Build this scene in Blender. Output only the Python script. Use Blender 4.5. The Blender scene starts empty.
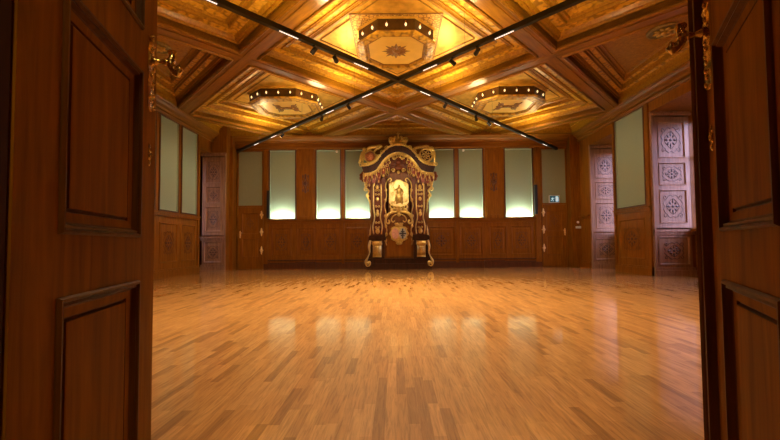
import bpy, math, random
from mathutils import Vector, Matrix
random.seed(7)
PI = math.pi
S = bpy.context.scene
COL = S.collection
R = math.radians

# ------------------------------------------------------------------ mesh helper
class MB:
    def __init__(s): s.v = []; s.f = []
    def add(s, vs, fs):
        n = len(s.v); s.v += [tuple(p) for p in vs]; s.f += [tuple(i + n for i in f) for f in fs]
        return s
    def box(s, x0, x1, y0, y1, z0, z1):
        x0, x1 = min(x0, x1), max(x0, x1); y0, y1 = min(y0, y1), max(y0, y1); z0, z1 = min(z0, z1), max(z0, z1)
        return s.add([(x0,y0,z0),(x1,y0,z0),(x1,y1,z0),(x0,y1,z0),(x0,y0,z1),(x1,y0,z1),(x1,y1,z1),(x0,y1,z1)],
                     [(0,3,2,1),(4,5,6,7),(0,1,5,4),(1,2,6,5),(2,3,7,6),(3,0,4,7)])
    def prism(s, pts, y0, y1):            # outline in x,z pushed along y
        n = len(pts)
        s.add([(p[0], y0, p[1]) for p in pts] + [(p[0], y1, p[1]) for p in pts],
              [tuple(range(n)), tuple(range(2*n-1, n-1, -1))] + [(i, n+i, n+(i+1) % n, (i+1) % n) for i in range(n)])
        return s
    def zprism(s, pts, z0, z1):
        n = len(pts)
        s.add([(p[0], p[1], z0) for p in pts] + [(p[0], p[1], z1) for p in pts],
              [tuple(range(n-1, -1, -1)), tuple(range(n, 2*n))] + [(i, (i+1) % n, n+(i+1) % n, n+i) for i in range(n)])
        return s
    def tube(s, pts, r, n=6):
        pts = [Vector(p) for p in pts]; m = len(pts)
        rr = r if isinstance(r, (list, tuple)) else [r]*m
        vs = []; up = None
        for i, p in enumerate(pts):
            t = (pts[min(i+1, m-1)] - pts[max(i-1, 0)])
            t = t.normalized() if t.length > 1e-9 else Vector((0, 0, 1))
            if up is None:
                up = t.orthogonal().normalized()
            up = (up - t*up.dot(t))
            up = up.normalized() if up.length > 1e-6 else t.orthogonal().normalized()
            b = t.cross(up)
            for k in range(n):
                a = 2*PI*k/n; vs.append(p + (up*math.cos(a) + b*math.sin(a))*rr[i])
        fs = [(i*n+k, i*n+(k+1) % n, (i+1)*n+(k+1) % n, (i+1)*n+k) for i in range(m-1) for k in range(n)]
        fs += [tuple(range(n-1, -1, -1)), tuple(range((m-1)*n, m*n))]
        return s.add(vs, fs)
    def ball(s, c, r, nu=10, nv=6):
        rx, ry, rz = r if isinstance(r, (list, tuple)) else (r, r, r)
        vs = [(c[0], c[1], c[2]+rz)]
        for j in range(1, nv):
            a = PI*j/nv
            for i in range(nu):
                b = 2*PI*i/nu
                vs.append((c[0]+rx*math.sin(a)*math.cos(b), c[1]+ry*math.sin(a)*math.sin(b), c[2]+rz*math.cos(a)))
        vs.append((c[0], c[1], c[2]-rz)); L = len(vs)-1
        fs = [(0, 1+i, 1+(i+1) % nu) for i in range(nu)]
        for j in range(nv-2):
            for i in range(nu):
                a = 1+j*nu+i; b = 1+j*nu+(i+1) % nu
                fs.append((a, a+nu, b+nu, b))
        fs += [(L, 1+(nv-2)*nu+(i+1) % nu, 1+(nv-2)*nu+i) for i in range(nu)]
        return s.add(vs, fs)
    def lathe(s, prof, c, n=16, axis='z'):
        vs = []
        for r, h in prof:
            for k in range(n):
                a = 2*PI*k/n
                d = (r*math.cos(a), r*math.sin(a), h)
                if axis == 'y': d = (d[0], h, d[1])
                if axis == 'x': d = (h, d[0], d[1])
                vs.append((c[0]+d[0], c[1]+d[1], c[2]+d[2]))
        m = len(prof)
        fs = [(i*n+k, i*n+(k+1) % n, (i+1)*n+(k+1) % n, (i+1)*n+k) for i in range(m-1) for k in range(n)]
        fs += [tuple(range(n-1, -1, -1)), tuple(range((m-1)*n, m*n))]
        return s.add(vs, fs)
    def map(s, fn):
        s.v = [tuple(fn(Vector(p))) for p in s.v]; return s
    def join(s, o): return s.add(o.v, o.f)

WM = {}                                     # world matrices of the things
def finish(name, mb, mat, parent=None, local=False, smooth=False, origin=None, recalc=True):
    if parent is not None:
        if not local:
            inv = WM[parent.name].inverted(); vs = [inv @ Vector(p) for p in mb.v]
        else: vs = [Vector(p) for p in mb.v]
        W = WM[parent.name].copy()
    else:
        if origin is None:
            xs = [p[0] for p in mb.v]; ys = [p[1] for p in mb.v]; zs = [p[2] for p in mb.v]
            origin = ((min(xs)+max(xs))/2, (min(ys)+max(ys))/2, min(zs))
        o_ = Vector(origin); vs = [Vector(p)-o_ for p in mb.v]; W = Matrix.Translation(o_)
    me = bpy.data.meshes.new(name); me.from_pydata([tuple(v) for v in vs], [], mb.f); me.update()
    if recalc:
        import bmesh
        bm = bmesh.new(); bm.from_mesh(me); bmesh.ops.recalc_face_normals(bm, faces=bm.faces); bm.to_mesh(me); bm.free()
    if smooth:
        for p in me.polygons: p.use_smooth = True
    me.materials.append(mat)
    o = bpy.data.objects.new(name, me); COL.objects.link(o)
    if parent is not None: o.parent = parent
    else: o.location = origin
    WM[o.name] = W
    return o
def thing(name, label, cat, loc, rz=0, group=None):
    o = bpy.data.objects.new(name, None); COL.objects.link(o); o.empty_display_size = .1
    o.location = loc; o.rotation_euler = (0, 0, rz)
    WM[o.name] = Matrix.Translation(Vector(loc)) @ Matrix.Rotation(rz, 4, 'Z')
    return tag(o, label, cat, group)
def tag(o, label, cat, group=None):
    o['label'] = label; o['category'] = cat
    if group: o['group'] = group
    return o
def struct(o, label=None, cat=None):
    o['kind'] = 'structure'
    if label: o['label'] = label
    if cat: o['category'] = cat
    return o
def sempty(name, loc=(0, 0, 0), rz=0):
    o = bpy.data.objects.new(name, None); COL.objects.link(o); o.location = loc; o.rotation_euler = (0, 0, rz)
    WM[o.name] = Matrix.Translation(Vector(loc)) @ Matrix.Rotation(rz, 4, 'Z')
    o['kind'] = 'structure'; return o

# ------------------------------------------------------------------ materials
def newmat(name):
    m = bpy.data.materials.new(name); m.use_nodes = True
    nt = m.node_tree; b = nt.nodes['Principled BSDF']
    return m, nt, b
def ramp(nt, stops, fac):
    r = nt.nodes.new('ShaderNodeValToRGB'); el = r.color_ramp.elements
    el[0].position = stops[0][0]; el[0].color = (*stops[0][1], 1)
    el[1].position = stops[-1][0]; el[1].color = (*stops[-1][1], 1)
    for p, c in stops[1:-1]:
        e = el.new(p); e.color = (*c, 1)
    nt.links.new(fac, r.inputs[0]); return r.outputs[0]
def coords(nt, scale=(1, 1, 1), rot=(0, 0, 0)):
    tc = nt.nodes.new('ShaderNodeTexCoord'); mp = nt.nodes.new('ShaderNodeMapping')
    mp.inputs['Scale'].default_value = scale; mp.inputs['Rotation'].default_value = rot
    nt.links.new(tc.outputs['Object'], mp.inputs['Vector']); return mp.outputs[0]
def noise(nt, vec, scale, detail=4, rough=.55, dist=0):
    n = nt.nodes.new('ShaderNodeTexNoise'); n.inputs['Scale'].default_value = scale
    n.inputs['Detail'].default_value = detail; n.inputs['Roughness'].default_value = rough
    n.inputs['Distortion'].default_value = dist
    nt.links.new(vec, n.inputs['Vector']); return n.outputs['Fac']
def bump(nt, h, strength, dist, b):
    bn = nt.nodes.new('ShaderNodeBump'); bn.inputs['Strength'].default_value = strength
    bn.inputs['Distance'].default_value = dist
    nt.links.new(h, bn.inputs['Height']); nt.links.new(bn.outputs[0], b.inputs['Normal'])
def wood(name, dark, light, rough=.4, axis='z', scale=1, coat=.25, carve=0, spec=.5, carve_scale=9, ior=1.45):
    m, nt, b = newmat(name)
    st = {'z': (9, 9, .8), 'x': (.8, 9, 9), 'y': (9, .8, 9), 'i': (4, 4, 4)}[axis]
    v = coords(nt, tuple(a*scale for a in st))
    f = noise(nt, v, 2.2, 6, .6, .6)
    c = ramp(nt, [(.28, dark), (.5, tuple((a+b_)/2 for a, b_ in zip(dark, light))), (.74, light)], f)
    nt.links.new(c, b.inputs['Base Color'])
    b.inputs['Roughness'].default_value = rough
    b.inputs['Coat Weight'].default_value = coat; b.inputs['Coat Roughness'].default_value = .22
    b.inputs['Specular IOR Level'].default_value = spec; b.inputs['IOR'].default_value = ior
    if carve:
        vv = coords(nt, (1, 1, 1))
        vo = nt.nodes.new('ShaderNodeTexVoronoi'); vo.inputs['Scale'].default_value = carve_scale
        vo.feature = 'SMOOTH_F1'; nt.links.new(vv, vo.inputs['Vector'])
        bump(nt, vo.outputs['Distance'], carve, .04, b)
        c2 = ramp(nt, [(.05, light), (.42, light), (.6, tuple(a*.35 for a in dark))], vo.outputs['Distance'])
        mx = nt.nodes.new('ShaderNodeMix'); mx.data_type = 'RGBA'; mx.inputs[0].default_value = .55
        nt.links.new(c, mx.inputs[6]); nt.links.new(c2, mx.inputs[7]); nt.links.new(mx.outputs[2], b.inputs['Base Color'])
    else:
        bump(nt, f, .08, .01, b)
    return m
def metal(name, col, rough=.3, bumpy=0, met=1.0, dark=None, sc=40):
    m, nt, b = newmat(name)
    b.inputs['Metallic'].default_value = met; b.inputs['Roughness'].default_value = rough
    v = coords(nt, (1, 1, 1)); f = noise(nt, v, sc, 3)
    c = ramp(nt, [(.3, dark or tuple(a*.55 for a in col)), (.65, col)], f)
    nt.links.new(c, b.inputs['Base Color'])
    if bumpy: bump(nt, f, bumpy, .02, b)
    return m
def plain(name, col, rough=.5, var=.1, sc=20, met=0, bmp=0):
    m, nt, b = newmat(name)
    v = coords(nt); f = noise(nt, v, sc, 4)
    c = ramp(nt, [(.3, tuple(a*(1-var) for a in col)), (.7, tuple(min(1, a*(1+var)) for a in col))], f)
    nt.links.new(c, b.inputs['Base Color']); b.inputs['Roughness'].default_value = rough
    b.inputs['Metallic'].default_value = met
    if bmp: bump(nt, f, bmp, .01, b)
    return m
def emis(name, col, strength):
    m, nt, b = newmat(name)
    b.inputs['Base Color'].default_value = (*col, 1)
    b.inputs['Emission Color'].default_value = (*col, 1); b.inputs['Emission Strength'].default_value = strength
    return m

DOOR = wood('door wood', (.15, .054, .002), (.31, .130, .004), .55, 'z', 1.2, 0, spec=.5, ior=1.14)
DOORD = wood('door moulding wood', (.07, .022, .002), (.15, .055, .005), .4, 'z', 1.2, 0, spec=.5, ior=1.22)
PANELW = wood('wall panelling wood', (.15, .049, .003), (.29, .108, .006), .45, 'z', 1, .05, ior=1.3)
PANELX = wood('rail wood', (.15, .049, .003), (.29, .108, .006), .45, 'x', 1, .05, ior=1.3)
PANELD = wood('dark panelling wood', (.06, .017, .004), (.12, .036, .008), .45, 'z', 1, .15)
INLAY = wood('carved panelling wood', (.10, .030, .005), (.20, .068, .013), .4, 'i', 1, .2)
SHUT = wood('shutter wood', (.20, .10, .050), (.42, .23, .12), .4, 'z', 1, .25)
SHUTC = wood('shutter carving wood', (.035, .014, .008), (.08, .034, .016), .36, 'i', 1, .3)
BEAM = wood('ceiling beam wood', (.15, .062, .0035), (.33, .148, .008), .36, 'x', 1, .25)
BEAMY = wood('cornice wood', (.13, .050, .003), (.27, .112, .007), .38, 'y', 1, .2)
COFF = wood('coffer moulding wood', (.22, .095, .004), (.50, .26, .014), .36, 'i', 2.2, .25)
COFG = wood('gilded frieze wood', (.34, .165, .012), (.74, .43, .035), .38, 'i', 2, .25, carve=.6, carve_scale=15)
DARKW = wood('altar dark wood', (.02, .008, .003), (.07, .023, .008), .5, 'z', 1, 0, ior=1.25)
MIDW = wood('altar brown wood', (.10, .032, .004), (.20, .072, .009), .45, 'z', 1, .05, ior=1.3)
LAMB = wood('carved red brown wood', (.07, .015, .004), (.18, .044, .008), .5, 'i', 1, .04, ior=1.3)
CLOTH = wood('red painted carving', (.13, .022, .006), (.32, .062, .015), .5, 'i', 1, .05, ior=1.35)
GOLD = metal('gilding', (1, .79, .27), .34, .25, dark=(.60, .38, .07), sc=45)
BRASS = metal('polished brass', (.95, .72, .30), .22, .1, dark=(.50, .32, .08), sc=60)
FIT = metal('gilt brass fitting', (.95, .68, .30), .4, .1, met=.35, dark=(.7, .42, .12), sc=30)
BLACK = plain('black lacquer', (.012, .012, .013), .45)
GREEN = plain('green wall fabric', (.28, .35, .25), .85, .06, 90, 0, .1)
GREEND = plain('dim green glazing', (.25, .27, .17), .6, .06, 40)
CREAM = plain('cream painted panel', (.95, .62, .12), .4, .10, 3)
GILDP = metal('aged gilt panel', (.92, .55, .09), .36, .12, met=.5, dark=(.60, .31, .03), sc=5)
WARMW = emis('warm lamp glass', (1, .74, .36), 1.3)
LEDW = emis('led diffuser', (1, .88, .76), 1.3)
GLOW = emis('uplight diffuser', (.93, 1, .78), 4)
WHITE = plain('white plastic', (.75, .73, .68), .4)
PLAST = plain('lobby plaster', (.25, .13, .05), .8)

def foliage():
    m, nt, b = newmat('foliage ornament'); v = coords(nt)
    vo = nt.nodes.new('ShaderNodeTexVoronoi'); vo.feature = 'DISTANCE_TO_EDGE'; vo.inputs['Scale'].default_value = 16
    nt.links.new(v, vo.inputs['Vector'])
    c = ramp(nt, [(.04, (.30, .12, .02)), (.11, (.80, .48, .10))], vo.outputs['Distance'])
    nt.links.new(c, b.inputs['Base Color']); b.inputs['Roughness'].default_value = .38; b.inputs['Metallic'].default_value = .4
    return m
FOLI = foliage()
def floor_mat():
    m, nt, b = newmat('oak strip parquet')
    v = coords(nt, (1, 1, 1), (0, 0, PI/2))
    br = nt.nodes.new('ShaderNodeTexBrick'); nt.links.new(v, br.inputs['Vector'])
    br.offset = .37; br.offset_frequency = 2; br.squash = .75; br.squash_frequency = 3
    for k, val in (('Scale', 1), ('Mortar Size', .0007), ('Mortar Smooth', .1), ('Bias', -.1), ('Brick Width', .42), ('Row Height', .052)):
        br.inputs[k].default_value = val
    br.inputs['Color1'].default_value = (0, 0, 0, 1); br.inputs['Color2'].default_value = (1, 1, 1, 1)
    br.inputs['Mortar'].default_value = (.2, .2, .2, 1)
    base = ramp(nt, [(0, (.40, .175, .044)), (.05, (.52, .240, .066)), (.5, (.59, .285, .084)), (1, (.68, .345, .115))], br.outputs['Color'])
    g = noise(nt, coords(nt, (50, 3.5, 1)), 1.5, 6, .6, .8)
    gr = ramp(nt, [(.32, (.66, .60, .52)), (.5, (.95, .94, .92)), (.68, (1.15, 1.15, 1.13))], g)
    mx = nt.nodes.new('ShaderNodeMix'); mx.data_type = 'RGBA'; mx.blend_type = 'MULTIPLY'; mx.inputs[0].default_value = 1
    nt.links.new(base, mx.inputs[6]); nt.links.new(gr, mx.inputs[7])
    nt.links.new(mx.outputs[2], b.inputs['Base Color'])
    b.inputs['Roughness'].default_value = .42; b.inputs['Specular IOR Level'].default_value = .3
    b.inputs['Coat Weight'].default_value = 1; b.inputs['Coat Roughness'].default_value = .085; b.inputs['Coat IOR'].default_value = 1.5
    bump(nt, br.outputs['Fac'], .06, -.001, b)
    return m
FLOOR = floor_mat()
def glass_mat():
    m = bpy.data.materials.new('window glass'); m.use_nodes = True; nt = m.node_tree; nt.nodes.clear()
    o = nt.nodes.new('ShaderNodeOutputMaterial'); t = nt.nodes.new('ShaderNodeBsdfTransparent'); g = nt.nodes.new('ShaderNodeBsdfGlossy')
    g.inputs['Roughness'].default_value = .03; mx = nt.nodes.new('ShaderNodeMixShader'); mx.inputs[0].default_value = .06
    nt.links.new(t.outputs[0], mx.inputs[1]); nt.links.new(g.outputs[0], mx.inputs[2]); nt.links.new(mx.outputs[0], o.inputs[0])
    return m
GLASS = glass_mat()

# ------------------------------------------------------------------ surface helpers
def framed(mb, O, U, V, N, u0, u1, v0, v1, holes):
    """flat face with rectangular holes, in the plane O + uU + vV"""
    us = sorted({u0, u1, *[h[0] for h in holes], *[h[1] for h in holes]})
    vs = sorted({v0, v1, *[h[2] for h in holes], *[h[3] for h in holes]})
    for a, b in zip(us, us[1:]):
        for c, d in zip(vs, vs[1:]):
            mu, mv = (a+b)/2, (c+d)/2
            if any(h[0] < mu < h[1] and h[2] < mv < h[3] for h in holes): continue
            mb.add([O+U*a+V*c, O+U*b+V*c, O+U*b+V*d, O+U*a+V*d], [(0, 1, 2, 3)])
    return mb
def panel(mb, O, U, V, N, h, prof, fill=True, backing=.02):
    """moulded panel: rings (inset, height along N) inside the rectangle h, closed with the field"""
    u0, u1, v0, v1 = h; pts = []
    for d, z in prof:
        pts.append([O+U*(u0+d)+V*(v0+d)+N*z, O+U*(u1-d)+V*(v0+d)+N*z, O+U*(u1-d)+V*(v1-d)+N*z, O+U*(u0+d)+V*(v1-d)+N*z])
    vs = [p for r in pts for p in r]
    fs = [(4*i+k, 4*i+(k+1) % 4, 4*i+4+(k+1) % 4, 4*i+4+k) for i in range(len(pts)-1) for k in range(4)]
    if fill: fs.append(tuple(4*(len(pts)-1)+k for k in range(4)))
    return mb.add(vs, fs)
def bars(mb, O, U, V, N, h, w, n0, n1):
    """rectangular frame of bars of width w standing n0..n1 along N"""
    def bx(a, b, c, d):
        q = [O+U*x+V*y+N*z for z in (n0, n1) for x, y in ((a, c), (b, c), (b, d), (a, d))]
        mb.add(q, [(0,3,2,1),(4,5,6,7),(0,1,5,4),(1,2,6,5),(2,3,7,6),(3,0,4,7)])
    u0, u1, v0, v1 = h
    bx(u0, u0+w, v0, v1); bx(u1-w, u1, v0, v1); bx(u0+w, u1-w, v0, v0+w); bx(u0+w, u1-w, v1-w, v1)
    return mb
def spiral(cx, cz, r0, r1, a0, turns, n=18):
    return [(cx+(r0+(r1-r0)*i/n)*math.cos(a0+2*PI*turns*i/n), cz+(r0+(r1-r0)*i/n)*math.sin(a0+2*PI*turns*i/n)) for i in range(n+1)]
def carving(mb, O, U, V, N, cu, cv, hw, hh, t=.012):
    """strapwork medallion in relief: centre boss, petals, ring and corner scrolls"""
    def P(x, y, n=0): return O+U*(cu+x*hw)+V*(cv+y*hh)+N*n
    k = min(hw, hh)
    mm = MB()
    # boss
    b = MB().ball((0, 0, 0), (.13, .13, .9), 8, 5)
    for p in b.v: mm.v.append(tuple(P(p[0]*k/hw, p[1]*k/hh, max(0, p[2])*t*1.6)))
    mm.f += b.f
    for q in range(8):
        a = PI*q/4; l = .62 if q % 2 == 0 else .46
        e = [(.18, 0), (.32, .09), (l, 0), (.32, -.09)]
        v = [P((x*math.cos(a)-y*math.sin(a)), (x*math.sin(a)+y*math.cos(a)), 0) for x, y in e]
        c = P(.33*math.cos(a), .33*math.sin(a), t*1.2)
        mm.add(v+[c], [(0, 1, 4), (1, 2, 4), (2, 3, 4), (3, 0, 4)])
    ring = [P(.5*math.cos(2*PI*i/20)*(1+.1*math.cos(PI*i*8/20)), .5*math.sin(2*PI*i/20)*(1+.1*math.cos(PI*i*8/20)), t*.4) for i in range(21)]
    mm.tube(ring, t*.6, 4)
    for sx in (-1, 1):
        for sy in (-1, 1):
            sp = spiral(.66, .66, .20, .05, PI, 1.1, 12)
            mm.tube([P(sx*x, sy*y, t*.4) for x, y in sp], t*.6, 4)
            mm.tube([P(sx*.46, sy*.66, t*.4), P(sx*.22, sy*.82, t*.4), P(0, sy*.70, t*.4)], t*.55, 4)
            mm.tube([P(sx*.66, sy*.46, t*.4), P(sx*.84, sy*.22, t*.4), P(sx*.72, 0, t*.4)], t*.55, 4)
    mb.join(mm); return mb

X, Y_, Z = Vector((1, 0, 0)), Vector((0, 1, 0)), Vector((0, 0, 1))
XL, XR, YB, YF = -5.77, 6.0, 12.2, .58
ZB = 4.33                                                    # beam undersides

# ------------------------------------------------------------------ camera
h0 = .8
cam = bpy.data.cameras.new('camera'); co = bpy.data.objects.new('camera', cam); COL.objects.link(co)
cam.sensor_width = 36; cam.lens = 372/780*36; cam.shift_x = -5/780; cam.shift_y = 10/780; cam.clip_start = .02
co.matrix_world = Matrix.Translation((0, 0, h0)) @ Matrix.Rotation(R(92.1), 4, 'X') @ Matrix.Rotation(R(-.5), 4, 'Z')
S.camera = co

# ------------------------------------------------------------------ floor
fl = MB().box(-7.3, 7.5, -2.6, 12.5, -.08, 0)
o = struct(finish('floor', fl, FLOOR, origin=(0, 0, 0)))

# ------------------------------------------------------------------ back wall
wb = sempty('wall_back', (0, YB, 0))
O = Vector((0, YB, 0)); N = Vector((0, -1, 0))
greens = [(-4.13, -3.25), (-2.59, -1.77), (-1.64, -.80), (1.10, 1.97), (2.10, 2.92), (3.62, 4.56)]
posts_holes = [(a, b, 1.62, 3.92) for a, b in greens]
wains = [(-4.06, -3.38), (-3.22, -2.62), (-2.48, -1.78), (-1.62, -.86), (1.08, 1.96), (2.12, 2.88), (3.08, 3.66), (3.80, 4.50)]
wh = [(a, b, .40, 1.36) for a, b in wains]
doors = [(-5.17, -4.32), (4.82, 5.66)]
dh = [(a, b, 0, 3.92) for a, b in doors]
m = MB(); framed(m, O, X, Z, N, -6.8, 7.0, 0, 5.0, posts_holes+wh+dh)
finish('panelling', m, PANELW, wb)
m = MB().box(-6.9, 7.1, YB+.061, YB+.25, -.02, 5.04); finish('backing_slab', m, PANELD, wb)  # added unseen slab, blocks sky light leaking in around the back doors
for a, b in greens:
    m = MB(); panel(m, O, X, Z, N, (a, b, 1.62, 3.92), [(0, 0), (0, .02), (.02, .02), (.035, -.03), (.04, -.03)])
    finish('green_panel', m, GREEN, wb)
    m = MB(); bars(m, O, X, Z, N, (a-.012, b+.012, 1.60, 3.94), .035, 0, .028)
    finish('panel_frame', m, PANELD, wb)
for a, b in wains:
    w = wh[0]
    m = MB(); panel(m, O, X, Z, N, (a, b, .40, 1.36), [(0, 0), (.0, .012), (.02, .018), (.035, .006), (.05, -.012), (.09, -.012), (.11, .0)])
    pnl = finish('wainscot_panel', m, PANELW, wb)
    m = MB(); carving(m, O, X, Z, N, (a+b)/2, .88, (b-a)/2-.12, .34, .013)
    finish('carving', m, PANELD, wb)
# dado rail, base, top rail, posts
m = MB(); x0s = [(-4.3, 4.8)]
for z0, z1, d in ((1.52, 1.60, .05), (1.47, 1.52, .03), (1.575, 1.60, .085)): m.box(-4.29, 4.79, YB-d, YB+.0, z0, z1)
finish('dado_rail', m, PANELX, wb)
m = MB()
for z0, z1, d in ((0, .17, .06), (.17, .21, .04), (.26, .30, .025)): m.box(-4.29, 4.79, YB-d, YB, z0, z1)
for a, b in ((-3.27, -2.58), (2.9, 3.6)): m.box(a, b, YB-.10, YB, 0, .19); m.box(a+.02, b-.02, YB-.075, YB, .19, .23)
finish('skirting', m, PANELD, wb)
m = MB()
for a, b in ((-4.30, -4.16), (-1.75, -1.66), (1.985, 2.085), (4.60, 4.79)):
    m.box(a, b, YB-.045, YB, .0, 3.96); m.box(a+.03, b-.03, YB-.06, YB, .22, 3.93)
finish('post', m, PANELW, wb)
for a, b in ((-3.19, -2.65), (2.98, 3.52)):
    m = MB(); m.box(a, b, YB-.05, YB, 1.60, 3.95)
    c = (a+b)/2
    m.box(a+.05, b-.05, YB-.062, YB, 1.72, 3.86)
    finish('pilaster', m, PANELW, wb)
    m = MB(); carving(m, O+N*.062, X, Z, N, c, 2.80, .13, .36, .02)
    m.ball((c, YB-.09, 2.80), (.055, .05, .075)); m.ball((c, YB-.08, 3.02), (.03, .03, .09)); m.ball((c, YB-.08, 2.56), (.03, .03, .09))
    finish('rosette', m, PANELD, wb)
# corner piers
m = MB(); m.box(-6.8, -5.24, 11.92, YB, 0, ZB); m.box(-5.36, -5.20, 11.88, YB, 0, 3.95); m.box(-5.62, -5.5, 11.9, YB, .3, 3.9)
m.box(5.70, 6.3, 11.98, YB, 0, ZB); m.box(5.68, 5.80, 11.94, YB, 0, 3.95)
finish('corner_pier', m, PANELW, wb)

# cornice all round
def cornice(name, fn, mat=PANELX, a=0, b=1, up=0):
    prof = [(0, 3.93+up), (.05, 3.93+up), (.07, 3.97+up), (.035, 3.99+up), (.035, 4.14), (.08, 4.16), (.09, 4.2), (.16, 4.24), (.2, 4.29), (.23, 4.30), (.23, 4.35), (0, 4.35)]
    m = MB(); n = len(prof)
    m.add([fn(a, p, z) for p, z in prof]+[fn(b, p, z) for p, z in prof], [tuple(range(n)), tuple(range(2*n-1, n-1, -1))]+[(i, (i+1) % n, n+(i+1) % n, n+i) for i in range(n)])
    return m
o = struct(finish('trim_1', cornice('c', lambda t, p, z: (-5.77+t*11.77, YB-p, z)), PANELX))
o = struct(finish('trim_2', cornice('c', lambda t, p, z: (XL+p, YF+t*(YB-YF), z), up=.13), BEAMY))
o = struct(finish('trim_3', cornice('c', lambda t, p, z: (XR-p, YF+t*(YB-YF), z), up=.13), BEAMY))
o = struct(finish('trim_4', cornice('c', lambda t, p, z: (XL+t*(XR-XL), YF+p, z)), COFF))

# doors in the back wall, glazed above
def back_door(idx, a, b, hinge_right, lab):
    d = sempty('door_%d' % idx, ((a+b)/2, YB, 0))
    d['label'] = lab; d['category'] = 'door'
    m = MB(); hp = [(a+.14, b-.14, 1.15, 1.85), (a+.14, b-.14, .38, 1.02)]
    m.box(a, b, YB+.015, YB+.06, 0, .012)
    framed(m, O, X, Z, N, a+.03, b-.03, .015, 2.04, hp)
    m.box(a, a+.03, YB-.035, YB+.02, 0, 3.93); m.box(b-.03, b, YB-.035, YB+.02, 0, 3.93)
    m.box(a+.03, b-.03, YB-.035, YB+.02, 2.04, 2.09); m.box(a+.03, b-.03, YB-.035, YB+.02, 3.88, 3.93)
    finish('leaf', m, PANELW, d)
    for hh in hp:
        m = MB(); panel(m, O, X, Z, N, hh, [(0, 0), (0, .01), (.02, .012), (.04, -.012), (.07, -.012)])
        finish('panel', m, PANELW, d)
    m = MB(); carving(m, O, X, Z, N, (a+b)/2, 1.5, (b-a)/2-.22, .26, .006); finish('carving', m, INLAY, d)
    m = MB(); m.add([O+X*(a+.03)+Z*2.09-N*.01, O+X*(b-.03)+Z*2.09-N*.01, O+X*(b-.03)+Z*3.88-N*.01, O+X*(a+.03)+Z*3.88-N*.01], [(0, 1, 2, 3)])
    finish('upper_panel', m, GREEND, d)
    hx = b-.05 if hinge_right else a+.05
    for hz in (1.78, 1.22, .62):
        m = MB(); m.ball((hx, YB-.02, hz), (.065, .03, .06), 8, 4); m.ball((hx, YB-.02, hz+.07), (.035, .025, .07), 8, 4); m.ball((hx, YB-.02, hz-.07), (.035, .025, .07), 8, 4)
        m.tube([(hx+(.035 if hinge_right else -.035), YB-.025, hz-.09), (hx+(.035 if hinge_right else -.035), YB-.025, hz+.09)], .012)
        finish('hinge', m, FIT, d)
    kx = a+.09 if hinge_right else b-.09
    m = MB(); m.ball((kx, YB-.01, 1.14), (.03, .02, .13), 8, 5); m.tube([(kx, YB-.01, 1.2), (kx, YB-.06, 1.2), (kx+(.08 if hinge_right else -.08), YB-.065, 1.19)], .011)
    finish('handle', m, FIT, d)
back_door(3, *doors[0], True, 'carved wooden door in the back wall at the far left, under a dim green pane')
back_door(4, *doors[1], False, 'carved wooden door in the back wall at the far right, under the exit sign')

# ------------------------------------------------------------------ side walls
def side_wall(name, Xw, sgn, segs, greens_, wains_, posts):
    """sgn=+1: room lies to +x of the wall"""
    w = sempty(name, (Xw, 6, 0))
    O = Vector((Xw, 0, 0)); N = Vector((sgn, 0, 0))
    gh = [(a, b, 1.68, 4.06) for a, b in greens_]; wh_ = [(a, b, .36, 1.38) for a, b in wains_]
    for a, b in segs:
        m = MB(); framed(m, O, Y_, Z, N, a, b, 0, 5.0, [q for q in gh+wh_ if a <= q[0] and q[1] <= b])
        finish('panelling', m, PANELW, w)
        m = MB()
        for z0, z1, d in ((0, .17, .05), (.17, .21, .03), (1.54, 1.62, .05), (1.60, 1.635, .08)):
            m.box(Xw, Xw+sgn*d, a, b, z0, z1)
        finish('dado_and_skirting', m, PANELW, w)
    for q in gh:
        m = MB(); panel(m, O, Y_, Z, N, q, [(0, 0), (0, .015), (.015, .015), (.03, -.02), (.035, -.02)])
        finish('green_panel', m, GREEN, w)
        m = MB(); bars(m, O, Y_, Z, N, (q[0]-.015, q[1]+.015, q[2]-.015, q[3]+.01), .03, 0, .025); finish('panel_frame', m, PANELD, w)
    for q in wh_:
        m = MB(); panel(m, O, Y_, Z, N, q, [(0, 0), (0, .012), (.025, .016), (.045, -.012), (.08, -.012)])
        finish('wainscot_panel', m, PANELW, w)
        m = MB(); carving(m, O, Y_, Z, N, (q[0]+q[1])/2, .87, (q[1]-q[0])/2-.13, .36, .008); finish('carving', m, PANELD, w)
    m = MB()
    for a, b in posts: m.box(Xw, Xw+sgn*.04, a, b, 0, 4.08)
    finish('post', m, PANELW, w)
    return w
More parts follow.
